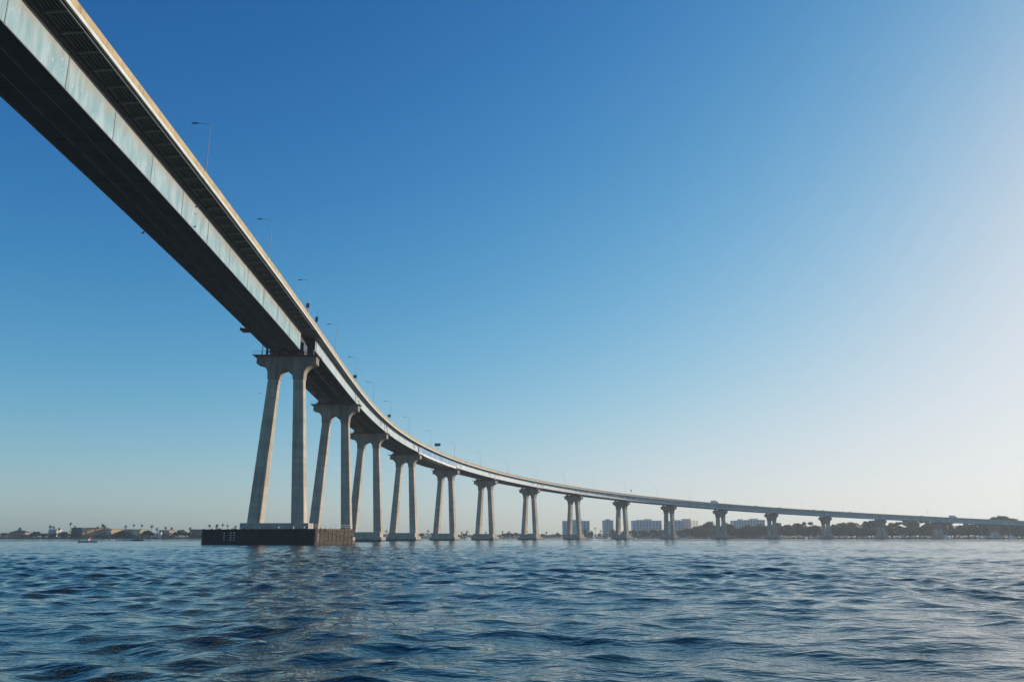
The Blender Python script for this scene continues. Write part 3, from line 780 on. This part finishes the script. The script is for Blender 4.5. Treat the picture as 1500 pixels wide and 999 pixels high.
# low trees between the middle piers
row([(572, 781), (588, 781), (618, 780), (640, 781), (668, 781), (680, 780), (740, 780), (748, 778), (756, 779), (764, 780), (795, 781), (808, 781), (818, 780)], 'broad', 1.1, 'leafB', 10)
row([(858, 773), (864, 776), (878, 779), (899, 773), (905, 776), (915, 776), (923, 777), (930, 775), (938, 776), (946, 773), (955, 774), (963, 773), (970, 775), (984, 774), (992, 776), (1000, 775), (1008, 773), (1016, 774), (1024, 770)], 'round', 1.15, 'leafB', 14)
row([(1033, 766), (1042, 762.5), (1050, 765), (1064, 764), (1071, 766), (1079, 771), (1086, 770), (1094, 767), (1103, 769), (1112, 766), (1120, 768), (1127, 766), (1138, 764), (1146, 765), (1154, 767), (1160, 770), (1166, 766), (1174, 765), (1183, 766), (1190, 768), (1197, 770), (1204, 769), (1214, 768), (1222, 767), (1229, 764), (1237, 763), (1244, 767), (1252, 763), (1260, 768)], 'round', 1.05, 'leafC', 6)
row([(1268, 765), (1274, 760), (1281, 763), (1290, 765), (1298, 767), (1306, 766), (1314, 768), (1322, 765), (1330, 762), (1337, 763), (1345, 763), (1352, 762), (1360, 764), (1368, 763), (1378, 765), (1386, 764), (1394, 763), (1402, 766), (1409, 768), (1417, 765), (1425, 766), (1433, 764), (1441, 761)], 'tall', 1.25, 'leafC', 8)
row([(1448, 759), (1453, 757), (1460, 756.5), (1466, 753.5), (1473, 757.5), (1479, 756), (1486, 760), (1493, 762), (1500, 763), (1510, 762), (1522, 763)], 'round', 1.0, 'leafA', 10)
gap = {}
for px, ty, dep, kind, wf, leaf in sorted(PLANTS):
    # stand it on the land behind the shoreline; height from the pixel of its top
    D = 1000.0
    for _ in range(6): D = shore_y((px - 750) / F * D * .97) + dep
    top = ray(px, ty, D); x, y = top.x, D; Hh = max(4.0, top.z - GZ)
    k_ = where(px); gap[k_] = gap.get(k_, 0) + 1
    if random.random() < .35 and px > 850: kind = random.choice(['round', 'tall']); ty += random.uniform(-1.0, 1.5)
    top = ray(px, ty, D); Hh = max(4.0, top.z - GZ)
    if px > 1000 and random.random() < .35: leaf = random.choice(['leafA', 'leafB', 'leafC'])
    r_ = empty('shore_tree', (x, y, GZ - .1), random.uniform(0, 6.28))
    form = {'broad': 'low spreading', 'round': 'rounded', 'tall': 'tall loose'}[kind]; col_ = {'leafA': 'green', 'leafB': 'dark green', 'leafC': 'olive brown'}[leaf]
    setp(r_, '%s %s shore tree, %s from the left %s' % (form, col_, NUM[gap[k_] - 1], k_), 'tree', 'trees along the far shore')
    sd_ = random.randrange(3); t, c = PROTO[kind, sd_]
    ws = wf * random.uniform(.85, 1.15)
    if kind == 'tall': ws *= 1.0
    sc_ = (Hh * ws, Hh * ws, Hh * 1.04)
    link('trunk', t, None, r_, scale=sc_); link('crown', crown_of(kind, sd_, leaf), None, r_, scale=sc_)
gap = {}
for px, ty, bush in PL_:
    D = 1000.0
    for _ in range(6): D = shore_y((px - 750) / F * D * .97) + 16
    top = ray(px, ty, D); Hh = top.z - GZ - .8
    k_ = where(px); gap[k_] = gap.get(k_, 0) + 1
    r_ = empty('palm_tree', (top.x, D, GZ - .1), random.uniform(0, 6.28)); setp(r_, 'shore fan palm, %s from the left %s' % (NUM[gap[k_] - 1], k_), 'palm', 'palms along the far shore')
    lx = random.uniform(-.5, .5)
    link('trunk', tubes('trunk', [((0, 0, 0), (lx * .4, 0, Hh * .5), .3, .22), ((lx * .4, 0, Hh * .5), (lx, 0, Hh), .22, .2)], 7), M['bark'], r_)
    sc_ = random.uniform(2.0, 2.6) * (1.25 if bush else 1.0)
    link('crown', PALM[random.randrange(3)], None, r_, (lx, 0, Hh), scale=(sc_, sc_, sc_))
# uncountable scrub along the water's edge
v, f = [], []
r_ = np.random.default_rng(5)
for (x0, y0), (x1, y1) in zip(SHORE[1:-2], SHORE[2:-1]):
    L = math.hypot(x1 - x0, y1 - y0)
    for i in range(int(L * (48 if x0 > 290 else 12))):
        t = r_.uniform(); x = x0 + (x1 - x0) * t; y = y0 + (y1 - y0) * t + r_.uniform(4, 40)
        hgt = 2.5 + 2.6 * (0.5 + .5 * sin(x * .07) * sin(x * .023 + 1)) + (10.0 if x > 290 else 0.5)
        c = np.array([x, y, GZ + r_.uniform(0, 1) ** .8 * hgt]); a = r_.normal(size=3); a /= np.linalg.norm(a); b = np.cross(a, r_.normal(size=3)); b /= np.linalg.norm(b)
        sz = r_.uniform(.5, 1.2); k = len(v)
        v += [tuple(c - a * sz), tuple(c + b * sz * .7), tuple(c + a * sz), tuple(c - b * sz * .7)]; f.append((k, k + 1, k + 2, k + 3))
setp(link('shore_scrub', pydata('shore_scrub', v, f), M['scrub']), 'low tangled scrub and hedges along the far water edge', 'scrub', kind='stuff')

# ------------------------------------------------------------------ buildings on the shore
def house(px0, px1, ty, D, wall, roof, lab, depth=12, rot=0.0, rooft='flat', floors=2, wins=4, name='house'):
    a, b = ray(px0, 786, D), ray(px1, 786, D); H = ray((px0 + px1) / 2, ty, D).z - GZ; wd = (b.x - a.x)
    r_ = empty(name, ((a.x + b.x) / 2, D + depth / 2, GZ - .05), rot); setp(r_, lab, 'building')
    hw, hd = wd / 2, depth / 2
    hb = H if rooft == 'flat' else H * .68
    wl = link('wall', boxes('wall', [(-hw, hw, -hd, hd, 0, hb)]), WALL[wall], r_)
    if rooft == 'flat': link('roof', boxes('roof', [(-hw - .3, hw + .3, -hd - .3, hd + .3, hb + .003, hb + .4)]), ROOF[roof], r_)
    else:
        o_ = .6; v = [(-hw - o_, -hd - o_, hb), (hw + o_, -hd - o_, hb), (hw + o_, hd + o_, hb), (-hw - o_, hd + o_, hb), (-hw * .5, 0, H), (hw * .5, 0, H)]
        link('roof', pydata('roof', v, [(0, 3, 2, 1), (0, 1, 5, 4), (1, 2, 5), (2, 3, 4, 5), (3, 0, 4)]), ROOF[roof], r_)
    fh = hb / floors
    for k in range(floors):
        for j in range(wins):
            xx = -hw + (j + .5) * 2 * hw / wins; ww = min(1.3, .55 * 2 * hw / wins)
            link('window', boxes('window', [(xx - ww / 2, xx + ww / 2, -hd - .04, -hd + .05, k * fh + fh * .35, k * fh + fh * .8)]), M['wglass'], r_)
        nd = max(1, int(depth / (4 if name == 'house' else 9)))
        for j in range(nd):
            yy = -hd + (j + .5) * 2 * hd / nd
            link('window', boxes('window', [(hw - .05, hw + .04, yy - .6, yy + .6, k * fh + fh * .35, k * fh + fh * .8)]), M['wglass'], r_)
    return r_, hw, hd, hb
house(12, 36, 776.6, 965, 'beige', 'brown', 'low beige house at the far left end of the shore', rooft='hip')
house(70, 82, 775.3, 975, 'white', 'grey', 'small white house between palms on the left shore', floors=2, wins=2)
house(88, 95, 779, 968, 'beige', 'brown', 'tiny beige house left of the block with the shaded wall', floors=1, wins=2)
# block with an orange sunlit end; its bay face's shade is painted as brown wall
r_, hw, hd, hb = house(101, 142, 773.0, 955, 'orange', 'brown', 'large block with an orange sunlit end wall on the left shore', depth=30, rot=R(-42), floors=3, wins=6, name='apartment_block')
link('shaded_face_wall', boxes('shaded_face_wall', [(-hw + .02, hw - .02, -hd - .25, -hd - .003, .02, hb - .02)]), WALL['brown'], r_)
r_, hw, hd, hb = house(145, 169, 775.0, 962, 'ochre', 'tile', 'orange house with white balconies right of the large block', depth=16, rot=R(-22), floors=3, wins=5)
for k in range(1, 3): link('balcony', boxes('balcony', [(-hw, hw, -hd - 1.4, -hd - .06, hb / 3 * k - .1, hb / 3 * k + .8)]), WALL['white'], r_)
house(172, 193, 774.6, 968, 'beige', 'green', 'wide house with a green hipped roof on the left shore', rooft='hip', floors=1, wins=5, depth=16)
house(194, 208, 775.5, 962, 'yellow', 'grey', 'pale yellow house below two slender palms', floors=2, wins=3, rot=R(-20))
house(206, 213, 778, 970, 'brown', 'brown', 'small dark shed beside the yellow house', floors=1, wins=1)
house(233, 250, 776.5, 965, 'pink', 'tile', 'pinkish house with a row of dark windows and palms', floors=2, wins=6, rot=R(-15))
house(277, 297, 775.5, 980, 'brown', 'grey', 'long dark shed next to the left end of the fender', floors=1, wins=3, depth=18)
house(315, 323, 774, 985, 'white', 'grey', 'white cottage left of the others above the fender', floors=1, wins=2)
house(338, 345, 774, 985, 'white', 'grey', 'white cottage right of the others above the fender', floors=1, wins=2)
# boat ramp with white stair walls
a = ray(226, 786, 952)
r_ = empty('boat_ramp', (a.x, 952, 0)); setp(r_, 'pale sloping stair ramp down to the water on the left shore', 'ramp')
link('slope', prism('slope', [(-4, 0.2), (4.5, 6.0), (4.5, 7.2), (-4, 1.4)], -1.2, 1.2), WALL['white'], r_)
link('hut', boxes('hut', [(2.0, 6.5, 1.4, 5.0, 0, 7.4)]), WALL['white'], r_)
link('hut_roof', boxes('hut_roof', [(1.7, 6.8, 1.1, 5.3, 7.41, 7.8)]), ROOF['grey'], r_)

def tower(px0, px1, ty, D, lab, cores, wall='tower', floors=10, depth=22, rot=0.0, bays=8):
    a, b = ray(px0, 786, D), ray(px1, 786, D); H = ray((px0 + px1) / 2, ty, D).z - GZ; hw = (b.x - a.x) / 2; hd = depth / 2
    r_ = empty('apartment_tower', ((a.x + b.x) / 2, D + hd, GZ - .05), rot); setp(r_, lab, 'building', 'apartment towers on the far shore')
    link('wall', boxes('wall', [(-hw, hw, -hd, hd, 0, H)]), WALL[wall], r_)
    link('roof', boxes('roof', [(-hw - .4, hw + .4, -hd - .4, hd + .4, H + .003, H + .9)]), WALL['towerlight'], r_)
    for p0, p1, yy in cores:
        x0 = ray(p0, 786, D).x - r_.location.x; x1 = ray(p1, 786, D).x - r_.location.x; zt_ = ray(p0, yy, D).z - GZ
        link('lift_core', boxes('lift_core', [(x0, x1, -hd * .8, hd * .5, H + .9, zt_)]), WALL['towerlight'], r_)
    fh = H / floors
    for k in range(floors):
        link('balcony', boxes('balcony', [(-hw + .5, hw - .5, -hd - 1.3, -hd - .003, k * fh + .02, k * fh + .95)]), WALL['towerlight'], r_)
        for j in range(bays):
            xx = -hw + (j + .5) * 2 * hw / bays; ww = 2 * hw / bays * .62
            if k > 2 or j % 2 == 0:
                link('window', boxes('window', [(xx - ww / 2, xx + ww / 2, -hd - .06, -hd + .03, k * fh + .98, (k + 1) * fh - .15)]), M['wglass'], r_)
    return r_
tower(825, 864, 763.3, 1480, 'grey slab apartment tower behind the eighth pier', [(839, 853, 761)], bays=8)
tower(884.5, 899, 762.5, 1480, 'slim apartment tower just left of the ninth pier', [(889, 894.5, 760)], bays=4)
tower(927.5, 970, 763, 1490, 'widest apartment tower, between the ninth and tenth piers', [(934, 945, 761.2), (946, 956, 760)], wall='towerlight', bays=9)
tower(979.5, 1003, 763.5, 1500, 'apartment tower behind the right leg of the tenth pier', [(989, 999, 761.5)], bays=5)
tower(1003, 1012.5, 760.3, 1540, 'narrow taller apartment tower right of the tenth pier', [(1005, 1010, 759.6)], bays=3)
tower(1076, 1091, 763, 1420, 'low pale block among trees right of the eleventh pier', [(1085, 1090, 760)], wall='towerlight', floors=7, bays=4)
tower(1091, 1122, 762, 1430, 'wide pale block above the trees left of the twelfth pier', [(1102.5, 1113, 759.3)], wall='towerlight', floors=7, bays=7)
# open sunlit steel frame beside the last tower
a = ray(1014, 786, 1500); H = ray(1018, 762.5, 1500).z - GZ
r_ = empty('steel_frame', (a.x, 1500, GZ)); setp(r_, 'open sunlit building frame at the right end of the towers', 'building frame')
for k in range(8): link('floor_slab', boxes('floor_slab', [(0, 11.5, 0, 10, H * k / 7 - .2, H * k / 7 + .2)]), WALL['ochre'], r_)
for xx in (.4, 5.6, 11):
    for yy in (.4, 9.6): link('column', boxes('column', [(xx - .35, xx + .35, yy - .35, yy + .35, -.1, H)]), WALL['ochre'], r_)

# ------------------------------------------------------------------ boats
def hull_mesh(L, B, H, keel=.4):
    v, f = [], []; n = 10
    for i in range(n + 1):
        t = i / n; wv = B / 2 * (1 - max(0, (t - .45) / .55) ** 2.2); sheer = H * (1 + .35 * t * t); x = -L / 2 + L * t
        v += [(x, -wv, sheer), (x, -wv * .82, .15), (x, 0, -keel * (1 - t ** 3)), (x, wv * .82, .15), (x, wv, sheer)]
    for i in range(n):
        for j in range(4): f.append((i * 5 + j, i * 5 + j + 1, i * 5 + j + 6, i * 5 + j + 5))
        f.append((i * 5 + 4, i * 5, i * 5 + 5, i * 5 + 9))
    f.append((0, 4, 3, 2, 1))
    return pydata('hull', v, f)
def sailboat(px, D, L, mast, lab, rz, hm='white'):
    p = ray(px, 787, D); r_ = empty('sailboat', (p.x, D, 0), rz); setp(r_, lab, 'sailboat', 'moored sailboats')
    link('hull', hull_mesh(L, L * .3, L * .1), M[hm], r_)
    link('cabin', prism('cabin', [(-L * .15, L * .1), (L * .2, L * .12), (L * .12, L * .19), (-L * .15, L * .19)], -L * .08, L * .08), M['white'], r_)
    link('mast', tubes('mast', [((L * .08, 0, L * .1), (L * .08, 0, mast), .12, .08)], 6), M['white'], r_)
    link('boom', tubes('boom', [((L * .07, 0, L * .27), (-L * .36, 0, L * .26), .16, .13)], 6), M['hullg'], r_)
sailboat(1438, 930, 11, 17.5, 'moored sailboat with a tall white mast near the sixteenth pier', .4)
sailboat(1482, 950, 11, 15.5, 'moored sailboat nearest the right edge of the picture', 2.6)
sailboat(1300, 990, 9, 13, 'moored sailboat right of the fourteenth pier', 1.0, 'hullg')
sailboat(1038, 1080, 9, 6, 'small white sailboat left of the eleventh pier', 1.4)
sailboat(1144, 1040, 8, 6, 'small white sailboat right of the twelfth pier', .3)
sailboat(870, 1120, 10, 13, 'white sailboat between the eighth and ninth piers, nearer the eighth', 1.2)
sailboat(891, 1150, 9, 12, 'white sailboat just left of the ninth pier', .8)
sailboat(810, 1080, 10, 12, 'white sailboat left of the eighth pier', 2.0)
sailboat(685, 940, 9, 10, 'white sailboat left of the sixth pier', .9)
sailboat(748, 1020, 8, 11, 'white sailboat left of the seventh pier', 1.9)

def cruiser(px, D, L, lab, rz, hm):
    p = ray(px, 787, D); r_ = empty('motor_boat', (p.x, D, 0), rz); setp(r_, lab, 'motor boat', 'motor boats')
    link('hull', hull_mesh(L, L * .3, L * .1), M[hm], r_)
    link('cabin', prism('cabin', [(-L * .3, L * .1), (L * .18, L * .12), (L * .08, L * .24), (-L * .26, L * .25)], -L * .11, L * .11), M['white'], r_)
    link('window', prism('window', [(-L * .22, L * .17), (L * .11, L * .17), (L * .08, L * .215), (-L * .22, L * .22)], -L * .112, L * .112), M['glass'], r_)
    link('flybridge', boxes('flybridge', [(-L * .2, L * .02, -L * .09, L * .09, L * .26, L * .30)], .05), M['white'], r_)
    link('flybridge_top', boxes('flybridge_top', [(-L * .22, L * .0, -L * .1, L * .1, L * .40, L * .415)]), M['white'], r_)
    link('post', tubes('post', [((xx, yy, L * .29), (xx, yy, L * .41), .06, .06) for xx in (-L * .2, -L * .02) for yy in (-L * .08, L * .08)], 4), M['white'], r_)
cruiser(1457, 850, 14, 'cabin cruiser with a dark hull in front of the sixteenth pier', .25, 'hulld')
cruiser(1388, 905, 11, 'pale cabin cruiser right of the fifteenth pier', .5, 'white')
cruiser(1325, 930, 13, 'dark low motor boat between the fourteenth and fifteenth piers', .1, 'hulld')
cruiser(1181, 1060, 8, 'small motor boat left of the thirteenth pier', 1.0, 'white')
cruiser(928, 1060, 9, 'small motor boat right of the ninth pier', .4, 'white')
cruiser(1004, 1060, 8, 'small motor boat right of the tenth pier', .2, 'white')

# open launch on the left with two people aboard
p = ray(130, 790, 300)
r_ = empty('open_launch', (p.x, 300, 0), R(-6)); setp(r_, 'low white open launch on the left water', 'motor boat')
link('hull', hull_mesh(7.0, 2.2, .62, .35), M['white'], r_)
link('bow_deck', prism('bow_deck', [(1.9, .78), (3.35, .92), (3.4, .98), (1.9, .9)], -.45, .45), M['white'], r_)
link('console', boxes('console', [(-.6, .2, -.35, .35, .45, 1.25)], .05), M['white'], r_)
link('outboard_motor', boxes('outboard_motor', [(-3.85, -3.4, -.2, .2, .1, 1.1)], .06), M['hulld'], r_)
def person(parent_loc, rz, shirt, lab):
    o = empty('person', parent_loc, rz); setp(o, lab, 'person')
    me = bpy.data.meshes.new('body')
    J = [(0, 0, .85, .16), (0, 0, 1.15, .17), (0, 0, 1.4, .17), (0, 0, 1.52, .065), (0, 0, 1.66, .10), (0, 0, 1.78, .07),
         (.2, 0, 1.4, .07), (.27, .02, 1.12, .055), (.22, .2, .95, .045), (-.2, 0, 1.4, .07), (-.27, .02, 1.12, .055), (-.22, .2, .95, .045),
         (.1, .0, .8, .1), (.11, .02, .45, .075), (.11, -.02, .06, .05), (.11, .14, .03, .045), (-.1, 0, .8, .1), (-.11, .02, .45, .075), (-.11, -.02, .06, .05), (-.11, .14, .03, .045)]
    E = [(0, 1), (1, 2), (2, 3), (3, 4), (4, 5), (2, 6), (6, 7), (7, 8), (2, 9), (9, 10), (10, 11), (0, 12), (12, 13), (13, 14), (14, 15), (0, 16), (16, 17), (17, 18), (18, 19)]
    me.from_pydata([j[:3] for j in J], E, []); ob = link('body', me, shirt, o)
    ob.modifiers.new('skin', 'SKIN'); 
    for i, j in enumerate(J): me.skin_vertices[0].data[i].radius = (j[3], j[3])
    me.skin_vertices[0].data[0].use_root = True
    ob.modifiers.new('sub', 'SUBSURF').levels = 1
person((p.x + .1, 300.55, .32), R(-96), M['red'], 'person in a red top standing in the white launch')

p = ray(203, 787.5, 430)
r_ = empty('speed_boat', (p.x, 430, .05), 0.05); setp(r_, 'small dark speed boat towing a white wake on the left', 'motor boat')
link('hull', hull_mesh(5.2, 1.9, .6, .3), M['hulld'], r_); link('console', boxes('console', [(-.5, .2, -.3, .3, .5, 1.2)], .05), M['hulld'], r_)
v, f = [], []
r2 = np.random.default_rng(3)
for i in range(500):
    t = r2.uniform() ** 1.5; x = p.x - 2.6 - t * 19; y = 430 + r2.normal(0, .35 + 1.3 * t); c = np.array([x, y, .12 + abs(r2.normal(0, .28 * (1 - t) + .05))]); sz = r2.uniform(.1, .32)
    a = r2.normal(size=3); a /= np.linalg.norm(a); b = np.cross(a, r2.normal(size=3)); b /= np.linalg.norm(b); k = len(v)
    v += [tuple(c - a * sz), tuple(c + b * sz), tuple(c + a * sz), tuple(c - b * sz)]; f.append((k, k + 1, k + 2, k + 3))
setp(link('wake_foam', pydata('wake_foam', v, f), M['foam']), 'white foam wake behind the small dark speed boat', 'wake', kind='stuff')

# ------------------------------------------------------------------ birds
def bird(px, py, D, span, flap, rz, lab):
    p = ray(px, py, D); o = empty('bird', p, rz); setp(o, lab, 'bird', 'birds round the bridge')
    v, f = [], []
    prof = [(-.5, .02), (-.3, .07), (0, .1), (.25, .08), (.38, .06), (.5, .01)]
    for x, r0 in prof:
        for i in range(6): v.append((x * span * .55, cos(i * pi / 3) * r0 * span * .55, sin(i * pi / 3) * r0 * span * .55))
    for i in range(len(prof) - 1):
        for j in range(6): q = (j + 1) % 6; f.append((i * 6 + j, i * 6 + q, i * 6 + 6 + q, i * 6 + 6 + j))
    link('body', pydata('body', v, f), M['bird'], o)
    for sg in (-1, 1):
        h1, h2 = span * .25 * sin(flap), span * .25 * sin(flap) + span * .25 * sin(flap * .2)
        y1, y2 = span * .25 * cos(flap), span * .25 * cos(flap) + span * .25
        v = [(.12 * span, 0, .02), (-.12 * span, 0, .02), (.13 * span, sg * y1, h1), (-.08 * span, sg * y1, h1), (-.03 * span, sg * y2, h2)]
        ob = link('wing', pydata('wing', v, [(0, 1, 3, 2), (2, 3, 4)]), M['bird'], o); ob.modifiers.new('t', 'SOLIDIFY').thickness = .015
bird(209, 342, 112, 1.1, .9, 1.0, 'dark bird flying just below the left edge of the box girder')
bird(287, 304, 118, .8, .7, .3, 'dark bird in front of the box girder web, upper of three')
bird(286, 314, 119, .6, .4, 2.0, 'dark bird in front of the box girder web, middle of three')
bird(285, 333, 118, .9, .8, .8, 'dark bird in front of the box girder web, lowest of three')
bird(380, 576, 190, .9, .3, .2, 'lone small bird in the sky left of the nearest pier')

# ------------------------------------------------------------------ haze
hz = boxes('haze', [(-4200, 4200, -4200, 4200, -4.5, 82)])
hm = bpy.data.materials.new('haze_air'); hm.use_nodes = True
hn = hm.node_tree; hn.nodes.clear()
ho = hn.nodes.new('ShaderNodeOutputMaterial'); hv = hn.nodes.new('ShaderNodeVolumePrincipled')
hv.inputs['Color'].default_value = (0.82, 0.91, 1.0, 1); hv.inputs["Density"].default_value = 0.00014; hv.inputs['Anisotropy'].default_value = 0.3
hn.links.new(hv.outputs[0], ho.inputs['Volume'])
setp(link('haze', hz, hm), 'thin pale haze in the air over the bay', 'haze', kind='stuff')
